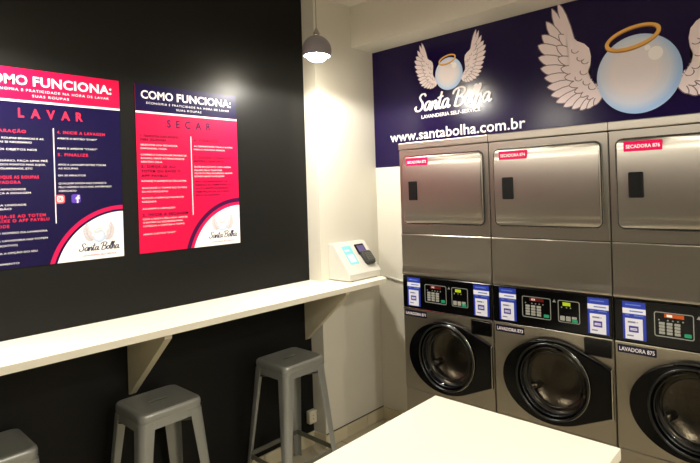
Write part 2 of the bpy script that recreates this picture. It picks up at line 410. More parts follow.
def poster(y0, label, head, ground, headname, lines, rings, tcol, hcol, alt, icons=None):
    W, H = .645, .909; Z0 = 1.447
    t = thing('wall_poster', label, 'poster', (0, y0, Z0), 'instruction posters on the black wall')
    def F(u, v, h): return Vector((h, u*.93, v*.9935))
    bm = bmesh.new(); box(bm, .0005, .0025, 0, W*.93, 0, H*.9935)
    obj('sheet', bm, ground, t)
    P = Print(F); P.rect(0, W, .765, H, .0028); P.done('header_band', head, t)
    P = Print(F); P.rect(0, W, .754, .764, .0028); P.rect(.322, .3265, .19, .642, .0028); P.done('rule_lines', PWT, t)
    P = Print(F); P.text('COMO', .032, .834, .043, .0032, width=.188, bold=.022); P.text('FUNCIONA:', .243, .834, .043, .0032, width=.362, bold=.026, spacing=1.06); P.done('title_lettering', PWT, t)
    P = Print(F); P.text('ECONOMIA E PRATICIDADE NA HORA DE LAVAR', .062, .805, .0115, .0032, width=.528, bold=0.0, spacing=1.25)
    P.text('SUAS ROUPAS', .238, .781, .0115, .0032, width=.160, bold=0.0, spacing=1.25); P.done('subtitle_lettering', PWT, t)
    ws_ = [(text_geo(c, .03)[3]-text_geo(c, .03)[2])*.053 for c in headname]; gap = (.282-sum(ws_))/(len(headname)-1); u = .178
    for c, w_ in zip(headname, ws_):
        P = Print(F); P.text(c, u, .685, .041, .0032, width=w_, bold=.03); P.done('heading_letter', tcol, t); u += w_ + gap
    for kind, nm, m, cap in (('h', 'subheading_line', hcol, .0135), ('b', 'body_line', PWT, .0085), ('d', 'dark_body_line', alt, .0095)):
        for k, u, v, s_, w in lines:
            if k == kind:
                P = Print(F); P.text(s_, u, v-cap*.5, cap, .0032, width=w, bold=.02 if k == 'h' else (.012 if k == 'd' else 0.0), spacing=1.2 if k == 'h' else 1.0); P.done(nm, m, t)
    P = Print(F)
    a = arc(.645, -.102, .3665, W); P.poly(a + [(W, 0)], .0029, 2)
    a = arc(.645, -.102, .336, W); P.poly(a + [(W, 0)], .0031, 0)
    for (r0, r1, mi) in rings: band(P, .645, -.102, r0, r1, W, .00305, mi)
    P.done('corner_swoosh', [PW, rings_m[0], rings_m[1]], t)
    logo(F, t, .522, .114)
    if icons:
        P = Print(F); P.poly(rrect(.324, .366, .284, .326, .011), .003, 0)
        P.ring(rrect(.331, .359, .291, .319, .008), rrect(.3345, .3555, .2945, .3155, .0055), .0033, 1)
        P.ring(disc(.345, .305, .0082, 28), disc(.345, .305, .0052, 28), .0033, 1); P.poly(disc(.3525, .3125, .0017, 12), .0033, 1)
        P.done('photo_app_icon', [IGM, PW], t)
        P = Print(F); P.poly(rrect(.396, .438, .284, .326, .009), .003, 0)
        P.poly([(.420, .284), (.4275, .284), (.4275, .3025), (.434, .3025), (.435, .3085), (.4275, .3085), (.4275, .3125), (.429, .315), (.4345, .315), (.4345, .3215), (.427, .3215), (.4215, .3185), (.420, .313), (.420, .3085), (.4145, .3085), (.4145, .3025), (.420, .3025)], .0033, 1)
        P.done('social_network_icon', [FBM, PW], t)
    return t
WASH = [('h', .03, .620, '1. SEPARAÇÃO', .178), ('b', .03, .588, 'SEPARE AS ROUPAS BRANCAS E AS', .25), ('b', .03, .570, 'COLORIDAS SE NECESSÁRIO', .20),
        ('b', .03, .537, 'RETIRE OS OBJETOS NOS', .22), ('b', .03, .486, 'SE NECESSÁRIO, FAÇA UMA PRÉ', .265), ('b', .03, .468, 'LAVAGEM DOS PONTOS MAIS SUJOS,', .255), ('b', .03, .450, 'GOLAS, COLARINHOS, ETC', .20),
        ('h', .03, .411, '2. COLOQUE AS ROUPAS', .226), ('h', .03, .388, 'NA LAVADORA', .15), ('b', .03, .356, 'ATÉ A CAPACIDADE', .17), ('b', .03, .339, 'CONHEÇA A DOSAGEM', .19), ('b', .03, .322, 'IDEAL', .06),
        ('b', .03, .285, 'USE UMA UNIDADE', .17), ('b', .03, .268, 'DO SABÃO', .11), ('h', .03, .234, '3. DIRIJA-SE AO TOTEM', .25), ('h', .03, .214, 'OU BAIXE O APP PAYBLU', .265), ('h', .03, .190, 'QR-CODE', .10),
        ('b', .03, .160, 'DIGITE O NÚMERO DA LAVADORA', .255), ('b', .03, .126, 'LIBERE A LAVADORA NO TOTEM', .255), ('b', .03, .104, '(OU APLICATIVO)', .13), ('b', .03, .070, 'ESCOLHA A OPÇÃO DO SEU', .21), ('b', .03, .022, 'ATENDIMENTO', .135),
        ('h', .340, .625, '4. INICIE A LAVAGEM', .225), ('b', .340, .596, 'APERTE O BOTÃO "START"', .185), ('b', .340, .548, 'PARE E APERTE "START"', .185), ('h', .340, .518, '5. FINALIZE', .14),
        ('b', .340, .470, 'APÓS A LAVAGEM RETIRE TODAS', .225), ('b', .340, .452, 'AS ROUPAS', .09), ('b', .340, .418, 'EM 30 MINUTOS', .125), ('b', .340, .380, 'QUALQUER DÚVIDA FALE CONOSCO', .225), ('b', .340, .362, 'PELO NÚMERO OU E-MAIL INFORMADO', .25), ('b', .340, .344, 'OBRIGADO', .08)]
DRY = [('h', .022, .632, '1. TRANSFIRA SUAS ROUPAS', .225), ('h', .022, .612, 'PARA SECADORA', .15), ('b', .022, .583, 'SELECIONE UMA SECADORA', .215), ('b', .022, .564, 'DISPONÍVEL VAZIA', .15),
       ('b', .022, .530, 'CONFIRA A CAPACIDADE MÁXIMA DE', .27), ('b', .022, .511, 'ROUPAS, DEIXE AS PENDURADAS', .255), ('b', .022, .491, 'DENTRO DELA', .12), ('h', .022, .466, '2. DIRIJA-SE AO', .20), ('h', .022, .441, 'TOTEM OU BAIXE O', .23), ('h', .022, .416, 'APP PAYBLU', .15),
       ('b', .022, .387, 'INFORME O NÚMERO DA SECADORA', .265), ('b', .022, .350, 'SELECIONE O TEMPO NO TOTEM', .265), ('b', .022, .330, 'OU NO APLICATIVO', .15), ('b', .022, .296, 'ESCOLHA A FORMA DE PAGAMENTO', .245), ('b', .022, .276, 'DESEJADA', .08), ('b', .022, .238, 'AGUARDE A LIBERAÇÃO', .19),
       ('h', .022, .205, '3. INICIE A SECAGEM', .27), ('b', .022, .182, 'COM A PORTA FECHADA APERTE', .265), ('b', .022, .164, 'O BOTÃO NA SECADORA PARA', .235), ('b', .022, .145, 'COMEÇAR A CONTAR O TEMPO', .245), ('b', .022, .101, 'APERTE O BOTÃO "START"', .19),
       ('h', .342, .622, '4. FINALIZE', .165), ('b', .342, .587, 'AO TERMINAR RETIRE TODAS AS ROUPAS', .265), ('b', .342, .568, 'PARA A PRÓXIMA PESSOA', .21), ('h', .342, .522, '5. DÚVIDA? CONSULTE', .25), ('h', .342, .500, 'NOSSO SUPORTE', .20),
       ('b', .342, .467, 'ENTRE EM CONTATO COM A NOSSA', .25), ('b', .342, .448, 'EQUIPE PELO TELEFONE', .185), ('b', .342, .430, 'OU PELO E-MAIL INFORMADO ABAIXO', .26), ('b', .342, .412, 'ESTAMOS SEMPRE À DISPOSIÇÃO', .20),
       ('d', .345, .382, 'NÃO COLOQUE ROUPAS COM', .22), ('d', .345, .362, 'RESÍDUOS DE COMBUSTÍVEL OU', .245), ('d', .345, .342, 'ÁLCOOL DENTRO DA SECADORA', .23), ('d', .345, .322, 'NEM PEÇAS DE LÃ E SEDA', .235), ('d', .345, .302, 'RISCO DE INCÊNDIO', .165)]
rings_m = [CRIM, NAVY]
poster(-1.3397-.5995, 'dark navy poster with a pink header and two app icons, explaining how to wash', PINK, NAVY, 'LAVAR', WASH, [(.347, .367, 1)], PPINKT, PPINKT, PWT, icons=True)
rings_m = [CRIM, PURD]
poster(-1.2605, 'bright pink poster with a dark navy header, explaining how to dry', NAVY, PINK, 'SECAR', DRY, [(.336, .356, 1), (.356, .380, 2)], PURD, PDARKT, PDARKT)

# ---------------------------------------------------------------- shelf, brackets, kiosk
ZS = 1.1329; SD = .4335; ST = .0333
sh = thing('wall_shelf', 'long white counter shelf bracketed to the black wall over the stools', 'shelf', (0, -1.5, ZS))
bm = bmesh.new()
out = [(.001, -3.6), (SD, -3.6), (SD, .190), (SD-.02, .212), (.36, .240), (.32, .252), (XP+.001, .252), (XP+.001, YP-.001), (.001, YP-.001)]
a = [bm.verts.new((x, y+1.5, -ST)) for x, y in out]; b = [bm.verts.new((x, y+1.5, 0)) for x, y in out]; n = len(out)
for i in range(n): bm.faces.new((a[i], a[(i+1) % n], b[(i+1) % n], b[i]))
f1 = bm.faces.new(b); f2 = bm.faces.new(a[::-1]); bmesh.ops.triangulate(bm, faces=[f1, f2])
obj('shelf_board', bm, WHITE, sh, bevel=.002)
for y0 in (-.178, -1.338, -2.498):
    bm = bmesh.new()
    tri = [(.001, -ST), (.42, -ST), (.42, -ST-.018), (.010, -.402), (.001, -.402)]
    a = [bm.verts.new((x, y0+1.5, z)) for x, z in tri]; b = [bm.verts.new((x, y0+1.535, z)) for x, z in tri]; n = len(tri)
    for i in range(n): bm.faces.new((a[i], a[(i+1) % n], b[(i+1) % n], b[i]))
    bm.faces.new(a[::-1]); bm.faces.new(b)
    obj('bracket', bm, WEDGE, sh, bevel=.0015)

ko = (.2, .09, ZS)
kt = thing('payment_kiosk', 'white sloping payment kiosk with a screen and card terminal, standing on the shelf end', 'payment kiosk', ko)
prof = [(.1275, 0.006), (.335, .006), (.335, .048), (.177, .250), (.1275, .250)]
K0, K1 = -.056, .248
bm = bmesh.new()
a = [bm.verts.new((x-ko[0], K0-ko[1], z)) for x, z in prof]; b = [bm.verts.new((x-ko[0], K1-ko[1], z)) for x, z in prof]
for i in range(5): bm.faces.new((a[i], a[(i+1) % 5], b[(i+1) % 5], b[i]))
bm.faces.new(a[::-1]); bm.faces.new(b)
obj('shell', bm, KIOSKM, kt, bevel=.003)
for x in (.14, .30):
    for y in (-.025, .205):
        bm = bmesh.new(); box(bm, x-ko[0], x+.018-ko[0], y-ko[1], y+.018-ko[1], 0, .0065); obj('rubber_foot', bm, BLKM, kt)
sd_ = Vector((.158, 0, -.202)).normalized(); sn = Vector((.202, 0, .158)).normalized(); s0 = Vector((.177, 0, .250))
def FK(u, v, h): return s0 + sd_*v + Vector((0, u, 0)) + sn*h - Vector((ko[0], ko[1], 0))     # u along y, v down the slope
bm = bmesh.new()
o_ = rrect(-.008, .090, .022, .190, .004, 2); i_ = rrect(-.001, .083, .030, .182, .003, 2)
for k in range(len(o_)):
    k2 = (k+1) % len(o_)
    for (p, q_, h1, h2) in ((o_, i_, .0015, .001),):
        bm.faces.new([bm.verts.new(FK(*p[k], h1)), bm.verts.new(FK(*p[k2], h1)), bm.verts.new(FK(*q_[k2], h2)), bm.verts.new(FK(*q_[k], h2))])
obj('screen_frame', bm, mat('pale_screen_frame', (206, 206, 200), .4), kt)
P = Print(FK); P.poly(i_, .0008, 0); P.rect(.012, .070, .10, .165, .0011, 1); P.rect(.012, .055, .06, .075, .0011, 1)
P.done('touch_screen', [SCRC, mat('screen_pale_area', (190, 228, 230), .2, emit=(196, 236, 240), estr=.12)], kt)
bm = bmesh.new(); extrude_outline(bm, rrect(.120, .206, .030, .116, .006, 3), FK, .0005, .010, bev=.003)
obj('terminal_display_housing', bm, BLK, kt)
P = Print(FK); P.rect(.129, .197, .044, .100, .0106); P.done('terminal_screen', SCRP, kt)
bm = bmesh.new(); extrude_outline(bm, [(.134, .100), (.206, .100), (.220, .116), (.222, .185), (.210, .204), (.148, .204), (.136, .188), (.128, .116)], FK, .0005, .032, bev=.008)
pd = obj('card_terminal', bm, PADD, kt, smooth=True)
bm = bmesh.new()
for r in range(4):
    for c in range(3): extrude_outline(bm, rrect(.146+c*.021, .162+c*.021, .122+r*.016, .133+r*.016, .003, 2), FK, .032, .0345)
obj('keypad', bm, PADK, pd)

bm = bmesh.new(); tube(bm, [(.205, .448, 1.088), (.29, .446, 1.077), (.40, .446, 1.062), (.60, .446, 1.045)], .008, 10)
tag(obj('conduit', bm, KIOSKM, smooth='all'), 'thin white conduit on the wall between the shelf end and the washers', 'conduit')

# ---------------------------------------------------------------- outlet on the wall
ot = thing('electrical_outlet', 'small white surface-mounted outlet box low on the black wall beside the column', 'outlet', (0, -.159, .200))
bm = bmesh.new(); box(bm, .0005, .040, -.032, .032, -.043, .043); obj('outlet_box', bm, OUTL, ot, bevel=.006, seg=3)
P = Print(lambda u, v, h: Vector((.0402+h, u, v)))
for z in (.012, -.012): P.poly(disc(0, z, .0035, 12), .0003)
P.done('socket_holes', GROOVE, ot)

# ---------------------------------------------------------------- stools
def make_stool():
    t = thing('metal_stool', '', 'stool', (0, 0, 0), 'metal stools under the shelf')
    Hs, a, r = .746, .147, .036
    # seat: rounded square pan with rolled edge and deep apron
    bm = bmesh.new()
    def ringpts(h, z, rr): return [(x, y, z) for x, y in rrect(-h, h, -h, h, rr, 6)]
    levels = [(a-.026, Hs-.0035, r-.012), (a-.020, Hs-.003, r-.009), (a-.014, Hs-.0008, r-.006), (a-.008, Hs, r-.004), (a-.001, Hs-.002, r), (a+.004, Hs-.008, r+.002), (a+.006, Hs-.018, r+.002), (a+.0055, Hs-.038, r+.002), (a+.0035, Hs-.041, r+.002), (a+.008, Hs-.078, r+.003)]
    rings = [[bm.verts.new(p) for p in ringpts(*l)] for l in levels]
    n = len(rings[0])
    for A, B in zip(rings, rings[1:]):
        for i in range(n): bm.faces.new((A[i], A[(i+1) % n], B[(i+1) % n], B[i]))
    # top with slot
    slot = [(x, y, Hs-.0035) for x, y in rrect(-.0115, .0115, -.046, .046, .011, 6)]
    sv = [bm.verts.new(p) for p in slot]; sl = [bm.verts.new((x, y, z-.0022)) for x, y, z in slot]
    for i in range(n):
        bm.faces.new((sv[i], sv[(i+1) % n], rings[0][(i+1) % n], rings[0][i]))
        bm.faces.new((sl[i], sl[(i+1) % n], sv[(i+1) % n], sv[i]))
    for f in bm.faces: f.smooth = abs(f.normal.z) < 2
    bmesh.ops.recalc_face_normals(bm, faces=bm.faces)
    for f in bm.faces: f.smooth = True
    for e in bm.edges:
        if len(e.link_faces) == 2 and (all(v.co.z > Hs-.004 and max(abs(v.co.x), abs(v.co.y)) < a-.022 for v in e.verts) or e.calc_face_angle() > .7): e.smooth = False
    obj('seat', bm, STOOLM, t, recalc=False)
    bm = bmesh.new(); box(bm, -.02, .02, -.05, .05, Hs-.0150, Hs-.0140); obj('slot_shade', bm, BLKM, t)  # black plate stands in for the shade inside the open slot
    # legs: angled sheet wrapped round each corner, tapering and splayed
    for sx in (-1, 1):
        for sy in (-1, 1):
            bm = bmesh.new(); prev = None
            for k in range(9):
                z = (Hs-.050)*(1-k/8); f = k/8
                c = a+.0065 + .052*f; w = .066*(1-f)+.030*f; rr = .034*(1-f) + .016*f
                pts = [(c-w, c), (c-rr, c)]
                for j in range(1, 5):
                    an = math.radians(90-90*j/5); pts.append((c-rr+rr*math.cos(an), c-rr+rr*math.sin(an)))
                pts += [(c, c-rr), (c, c-w)]
                # inner return
                th = .004; pts2 = [(min(x, c-th) if x > c-th else x, min(y, c-th) if y > c-th else y) for x, y in pts]
                loop = [bm.verts.new((sx*x, sy*y, z)) for x, y in pts] + [bm.verts.new((sx*x-sx*.003, sy*y-sy*.003, z)) for x, y in pts[::-1]]
                if prev:
                    m_ = len(loop)
                    for i in range(m_): bm.faces.new((prev[i], prev[(i+1) % m_], loop[(i+1) % m_], loop[i]))
                else: first = loop
                prev = loop
            bm.faces.new(first[::-1]); bm.faces.new(prev)
            lg = obj('leg', bm, STOOLM, t, smooth=True)
    # lower ring and upper cross braces
    for zz, half, nm in ((.165, a+.038, 'foot_rail'), ):
        for dx, dy in ((1, 0), (-1, 0), (0, 1), (0, -1)):
            bm = bmesh.new()
            if dx: box(bm, dx*half-.004, dx*half+.004, -half, half, zz-.014, zz+.014)
            else: box(bm, -half, half, dy*half-.004, dy*half+.004, zz-.014, zz+.014)
            obj(nm, bm, STOOLB, t, bevel=.002)
    for s_ in (1, -1):
        bm = bmesh.new(); q = a-.012
        tube(bm, [(-q, -q*s_, Hs-.105), (0, 0, Hs-.115 - .004*s_), (q, q*s_, Hs-.105)], .006, 8)
        obj('cross_brace', bm, STOOLB, t, smooth='all')
    return t
def copy_thing(src, loc, label):
    r = src.copy(); COL.objects.link(r); r.location = loc; r['label'] = label
    def rec(s_, d):
        for ch in [o for o in bpy.data.objects if o.parent == s_]:
            c = ch.copy(); COL.objects.link(c); c.parent = d; rec(ch, c)
    rec(src, r)
    return r
st = make_stool()
st['label'] = 'grey metal stool under the shelf, nearest the cream column'; st.location = (.245, -.500, 0)
copy_thing(st, (.228, -1.290, 0), 'grey metal stool standing in front of the middle shelf bracket')
copy_thing(st, (.162, -1.962, 0), 'grey metal stool farthest from the column, only a seat corner in view')

# ---------------------------------------------------------------- pendant lamps
SPOT_W = 80
def pendant(x, y, label, zo=2.552, power=1.0):
    t = thing('pendant_lamp', label, 'lamp', (x, y, zo), 'pendant lamps')
    R = .086; zc = .036
    prof = [(.074, 0)]
    a0 = -math.asin(zc/R)
    for i in range(17):
        a = a0 + (PI/2-.20 - a0)*i/16; prof.append((R*math.cos(a), zc + R*math.sin(a)))
    prof.append((.002, zc + R))
    bm = bmesh.new(); lathe(bm, prof[1:], 40); lathe(bm, [(r*.965, zc+(z-zc)*.965+ (0.002 if i == 0 else 0)) for i, (r, z) in enumerate(prof[1:])], 40, mi=1)
    obj('lamp_shade', bm, [SHADEM, SHADEI], t, smooth='all', recalc=False)
    bm = bmesh.new(); lathe(bm, [(.020, .130), (.020, .137), (.016, .143), (.008, .160), (.004, .168)], 24, cap0=True, cap1=True); obj('cord_cap', bm, CORD, t, smooth=True)
    bm = bmesh.new(); tube(bm, [(0, 0, .164), (0, 0, ZC-zo-.012)], .003, 8); obj('cord', bm, CORD, t)
    bm = bmesh.new(); lathe(bm, [(.05, ZC-zo-.001), (.05, ZC-zo-.02), (.044, ZC-zo-.026)], 32, cap0=True, cap1=True); obj('ceiling_rose', bm, SHADEM, t, smooth=True)
    bm = bmesh.new()
    lathe(bm, [(.001, -.034)] + [(.058*math.cos(a), -.002 + .032*math.sin(a)) for a in [math.radians(v) for v in range(-75, 91, 15)]], 32)
    obj('bulb', bm, BULB, t, smooth='all')
    ld = bpy.data.lights.new('downlight', 'SPOT'); ld.energy = SPOT_W*power; ld.color = (1, .95, .86); ld.spot_size = math.radians(172); ld.spot_blend = .22; ld.shadow_soft_size = .05
    lo = bpy.data.objects.new('downlight', ld); COL.objects.link(lo); lo.parent = t; lo.location = (0, 0, -.037)
    return t
pendant(.48, -.41, 'grey dome pendant lamp with a lit bulb hanging beside the cream column')
pendant(.48, -2.10, 'grey dome pendant lamp over the shelf, farther out from the column')
pendant(2.9, -1.3, 'unseen grey dome pendant lamp added to brighten the white folding table', power=.85)  # out of view, added so the table top gets bright
pendant(3.9, -.45, 'grey dome pendant lamp past the last dryer, nearest the machines', 2.43, .5)
pendant(3.9, -2.6, 'unseen grey dome pendant lamp added toward the far corner of the room', power=.5)  # out of view, added for more light from the right side

# ---------------------------------------------------------------- folding table
tb = thing('folding_table', 'white laundry folding table with a thick square-edged top in front of the washers', 'table', (1.815, -1.39, 0))
bm = bmesh.new(); box(bm, -.410, .410, -.82, .820, .757, .80); obj('table_top', bm, WHITE, tb, bevel=.003)
for sx in (-1, 1):
    for sy in (-1, 1):
        bm = bmesh.new(); box(bm, sx*.33-.025, sx*.33+.025, sy*.74-.025, sy*.74+.025, 0, .757); obj('leg', bm, WHITE, tb, bevel=.003)
bm = bmesh.new()
for sx in (-1, 1): box(bm, sx*.33-.012, sx*.33+.012, -.715, .715, .69, .756)
obj('apron_rail', bm, WHITE, tb)

# ---------------------------------------------------------------- dryers and washers
X0 = .7501; PT = .64; W = .632; DZ = 1.216; DEP = .40
def make_dryer():
    t = thing('clothes_dryer', '', 'dryer', (X0, 0, DZ), 'stainless dryers on top of the washers')
    bm = bmesh.new(); box(bm, 0, W, .004, DEP, .002, .768); obj('cabinet', bm, STEEL, t, bevel=.004)
    bm = bmesh.new(); extrude_outline(bm, rrect(0, W, .257, .768, .006, 3), FY, -.006, .002, bev=.002)
    obj('front_frame', bm, STEEL, t)
    bm = bmesh.new(); box(bm, -.003, W+.003, -.006, DEP, .771, .812); obj('top_cap', bm, STEEL, t, bevel=.004)
    bm = bmesh.new(); box(bm, .001, W-.001, .0005, .006, .2536, .2570); obj('panel_seam', bm, GROOVE, t)
    # lower panel with rolled bottom lip
    bm = bmesh.new(); pr = [(.006, .006), (.002, .002), (-.002, .0), (-.006, .004), (-.0072, .012), (-.006, .024), (-.0038, .036), (-.002, .06), (-.002, .248), (.002, .2535), (.006, .2535)]
    n = len(pr); a = [bm.verts.new((0, y, z)) for y, z in pr]; b = [bm.verts.new((W, y, z)) for y, z in pr]
    for i in range(n): bm.faces.new((a[i], a[(i+1) % n], b[(i+1) % n], b[i]))
    bm.faces.new(a); bm.faces.new(b[::-1])
    obj('lower_panel', bm, STEEL, t, smooth=True)
    # door: gap, then domed slab
    x0, x1, z0, z1 = .036, .599, .322, .722
    def rr(k, r): return rrect(x0-k, x1+k, z0-k, z1+k, r)
    P = Print(FY); P.ring(rr(.0045, .030), rr(-.003, .024), .0066); P.done('door_gap', GROOVE, t)
    P = Print(FY); P.ring(rr(.0085, .034), rr(.0045, .030), .0072); P.done('door_surround', CHROME, t)
    # slab: rolled edge, then a face that is gently curved from top to bottom
    bm = bmesh.new(); o_ = rr(-.0005, .026); cx, cz = (x0+x1)/2, (z0+z1)/2; m_ = len(o_)
    def crown(v): q = (v-cz)/((z1-z0)/2); return .0165 + .008*(1-q*q) - .0012*abs(q)**6
    rg = []
    for k, h in ((0, .006), (0, .0125), (-.0015, .0150), (-.004, .0165)):
        rg.append([bm.verts.new((u + (k if u > cx else -k), -h, v + (k if v > cz else -k))) for u, v in o_])
    for A, B in zip(rg, rg[1:]):
        for i in range(m_): bm.faces.new((A[i], A[(i+1) % m_], B[(i+1) % m_], B[i]))
    ins = [(u - .004*(1 if u > cx else -1), v - .004*(1 if v > cz else -1)) for u, v in o_]
    top = [p for p in ins if p[1] > cz and abs(p[1]-max(q[1] for q in ins)) < 1e-6]
    half = m_//4
    # pair right and left corner points of equal height into horizontal strips
    right = sorted([i for i in range(m_) if ins[i][0] > cx], key=lambda i: (ins[i][1], -ins[i][0] if ins[i][1] > cz else ins[i][0]))
    left = sorted([i for i in range(m_) if ins[i][0] <= cx], key=lambda i: (ins[i][1], ins[i][0] if ins[i][1] > cz else -ins[i][0]))
    rows = [(rg[-1][a], rg[-1][b]) for a, b in zip(left, right)]
    rows_v = [ins[a][1] for a in left]
    full = []
    for j in range(len(rows)):
        full.append((rows[j][0], rows[j][1]))
        if j+1 < len(rows) and rows_v[j+1]-rows_v[j] > .05:
            for q in range(1, 24):
                v = rows_v[j] + (rows_v[j+1]-rows_v[j])*q/24
                full.append((bm.verts.new((ins[left[j]][0], -crown(v), v)), bm.verts.new((ins[right[j]][0], -crown(v), v))))
    for A, B in zip(full, full[1:]):
        try: bm.faces.new((A[0], A[1], B[1], B[0]))
        except ValueError: pass
    dr = obj('door', bm, STEELD, t, smooth=True)
    bm = bmesh.new(); extrude_outline(bm, rrect(.088, .152, .460, .575, .006, 3), FY, .015, .0305, bev=.003); h_ = obj('door_handle', bm, BLKM, dr)
    bm = bmesh.new(); extrude_outline(bm, rrect(.097, .134, .471, .564, .004, 3), FY, .0302, .0312); obj('handle_recess', bm, BLKM, h_)
    return t
def dryer_label(root, txt):
    dr = [o for o in root.children if o.name.startswith('door') and not o.name.startswith('door_')][0]
    bm = bmesh.new(); P = Print(FY); P.bm = bm
    extrude_outline(bm, rrect(.070, .232, .668, .713, .003, 2), FY, .014, .0215)
    lb = obj('name_label', bm, LABELP, dr)
    P = Print(FY); P.text(txt, .080, .682, .0155, .0220, width=.143, bold=.02); P.done('label_lettering', PWT, lb)

def make_washer():
    t = thing('washing_machine', '', 'washer', (X0, 0, 0), 'stainless washers under the dryers')
    bm = bmesh.new()
    box(bm, 0, W, .10, DEP, .05, 1.213)
    box(bm, 0, .03, .004, .11, .05, 1.213); box(bm, W-.03, W, .004, .11, .05, 1.213); box(bm, 0, W, .004, .11, 1.006, 1.213); box(bm, 0, W, .004, .11, .05, .518)
    obj('cabinet', bm, STEEL, t)
    for x in (.04, W-.09):
        for y in (.05, .32):
            bm = bmesh.new(); box(bm, x, x+.05, y, y+.05, 0, .05); obj('foot', bm, BLKM, t)
    bm = bmesh.new(); box(bm, .001, W-.001, -.002, .006, .055, .516); obj('kick_panel', bm, STEEL, t, bevel=.003)
    # front plate with round hole
    C = (.337, .768); R = .187; N = 64
    bm = bmesh.new(); x0, x1, z0, z1 = .001, W-.001, .520, 1.0085
    inner, outer = [], []
    for i in range(N):
        a = 2*PI*i/N; dx, dz = math.cos(a), math.sin(a)
        inner.append((C[0]+R*dx, C[1]+R*dz))
        s_ = min(((x1-C[0]) if dx > 0 else (x0-C[0]))/dx if abs(dx) > 1e-6 else 9, ((z1-C[1]) if dz > 0 else (z0-C[1]))/dz if abs(dz) > 1e-6 else 9)
        outer.append((C[0]+s_*dx, C[1]+s_*dz))
    for cx_, cz_ in ((x0, z0), (x1, z0), (x1, z1), (x0, z1)):
        k = min(range(N), key=lambda i: (outer[i][0]-cx_)**2+(outer[i][1]-cz_)**2); outer[k] = (cx_, cz_)
    vi = [bm.verts.new((u, -.002, v)) for u, v in inner]; vo = [bm.verts.new((u, -.002, v)) for u, v in outer]; vb = [bm.verts.new((u, .05, v)) for u, v in inner]; vob = [bm.verts.new((u, .008, v)) for u, v in outer]
    for i in range(N):
        j = (i+1) % N
        bm.faces.new((vi[i], vi[j], vo[j], vo[i])); bm.faces.new((vb[i], vb[j], vi[j], vi[i])); bm.faces.new((vo[i], vo[j], vob[j], vob[i]))
    obj('front_panel', bm, STEEL, t)
    # drum seen through the glass
    M = Matrix.Translation((C[0], 0, C[1])) @ Matrix.Rotation(PI/2, 4, 'X')      # lathe z -> -y
    bm = bmesh.new(); lathe(bm, [(.176, .0), (.158, -.008), (.158, -.03), (.182, -.05), (.182, -.094), (.06, -.096), (.001, -.090)], 64, M)
    dm = obj('drum', bm, DRUM, t, smooth='all')
    for k in range(3):
        bm = bmesh.new(); a = math.radians(90+120*k)
        p0 = Vector((C[0]+.176*math.cos(a), .05, C[1]+.176*math.sin(a))); p1 = Vector((C[0]+.135*math.cos(a), .07, C[1]+.135*math.sin(a)))
        tube(bm, [p0 + Vector((0, -.02, 0)), p1, p0 + Vector((0, .038, 0))], .022, 10); obj('drum_paddle', bm, DRUM, dm, smooth='all')
    bm = bmesh.new(); lathe(bm, [(.190, .004), (.180, .010), (.166, .0), (.162, -.012)], 64, M); obj('gasket', bm, RUBBER, t, smooth='all')
    # door: black plate = circle with tangents to a straight handle edge
    xe, zt, zb, Ea, Eb = .6215, .872, .646, .267, .2065
    raw = [(C[0]-.004+Ea*math.cos(2*PI*i/90), C[1]-.0085+Eb*math.sin(2*PI*i/90)) for i in range(90)]
    raw = [p for p in raw if p[0] < xe] + [(xe, zb), (xe, zt)]
    def hull(P_):                                                    # convex outline, counter-clockwise
        P_ = sorted(set(P_)); 
        def half_(seq):
            o = []
            for p in seq:
                while len(o) > 1 and (o[-1][0]-o[-2][0])*(p[1]-o[-2][1]) - (o[-1][1]-o[-2][1])*(p[0]-o[-2][0]) <= 0: o.pop()
                o.append(p)
            return o
        A, B = half_(P_), half_(P_[::-1]); return A[:-1] + B[:-1]
    pts = hull(raw)
    # ring of the plate: outline resampled by angle to bridge with the hole
    def ray_to(poly, a):
        best = None; dx, dz = math.cos(a), math.sin(a)
        for i in range(len(poly)):
            (x1_, z1_), (x2_, z2_) = poly[i], poly[(i+1) % len(poly)]
            ex, ez = x2_-x1_, z2_-z1_; den = dx*ez - dz*ex
            if abs(den) < 1e-9: continue
            s_ = ((x1_-C[0])*ez - (z1_-C[1])*ex)/den; q = ((x1_-C[0])*dz - (z1_-C[1])*dx)/den
            if s_ > 0 and -1e-6 <= q <= 1+1e-6: best = s_ if best is None else min(best, s_)
        return best
    angs = sorted([2*PI*i/96 for i in range(96)] + [math.atan2(zt-C[1], xe-C[0]), math.atan2(zb-C[1], xe-C[0]) % (2*PI)])
    dist = [ray_to(pts, a) for a in angs]
    bm = bmesh.new(); rows = []
    def height(u): return .018 + .022*max(0, min(1, (xe-u)/(xe-C[0])))          # thicker toward the glass side
    for (rin, kk, dh) in ((None, 1.0, -1), (None, 1.0, 0), (None, .985, .006), ('m', .5, .006), ('r', .178, .008), ('r', .170, -.006), ('r', .168, -.03)):
        row = []
        for a, d in zip(angs, dist):
            r = d*kk if rin is None else (.178 + (d-.178)*kk if rin == 'm' else kk)
            u, v = C[0]+r*math.cos(a), C[1]+r*math.sin(a)
            h = .003 if dh == -1 else height(u) + dh
            row.append(bm.verts.new((u, -h, v)))
        rows.append(row)
    m_ = len(angs)
    for A, B in zip(rows, rows[1:]):
        for i in range(m_): bm.faces.new((A[i], A[(i+1) % m_], B[(i+1) % m_], B[i]))
    dr = obj('door', bm, DOORB, t, smooth=True)
    bm = bmesh.new(); lathe(bm, [(.192, .040), (.192, .050), (.189, .0545), (.184, .0545), (.181, .050), (.180, .044)], 72, M); obj('door_rim', bm, RIM, dr, smooth='all')
    bm = bmesh.new(); lathe(bm, [(.170, .050), (.165, .042), (.154, .026), (.140, .010), (.120, .0), (.09, -.006), (.05, -.009), (.001, -.010)], 72, M)
    obj('door_glass', bm, GLASS, dr, smooth='all')
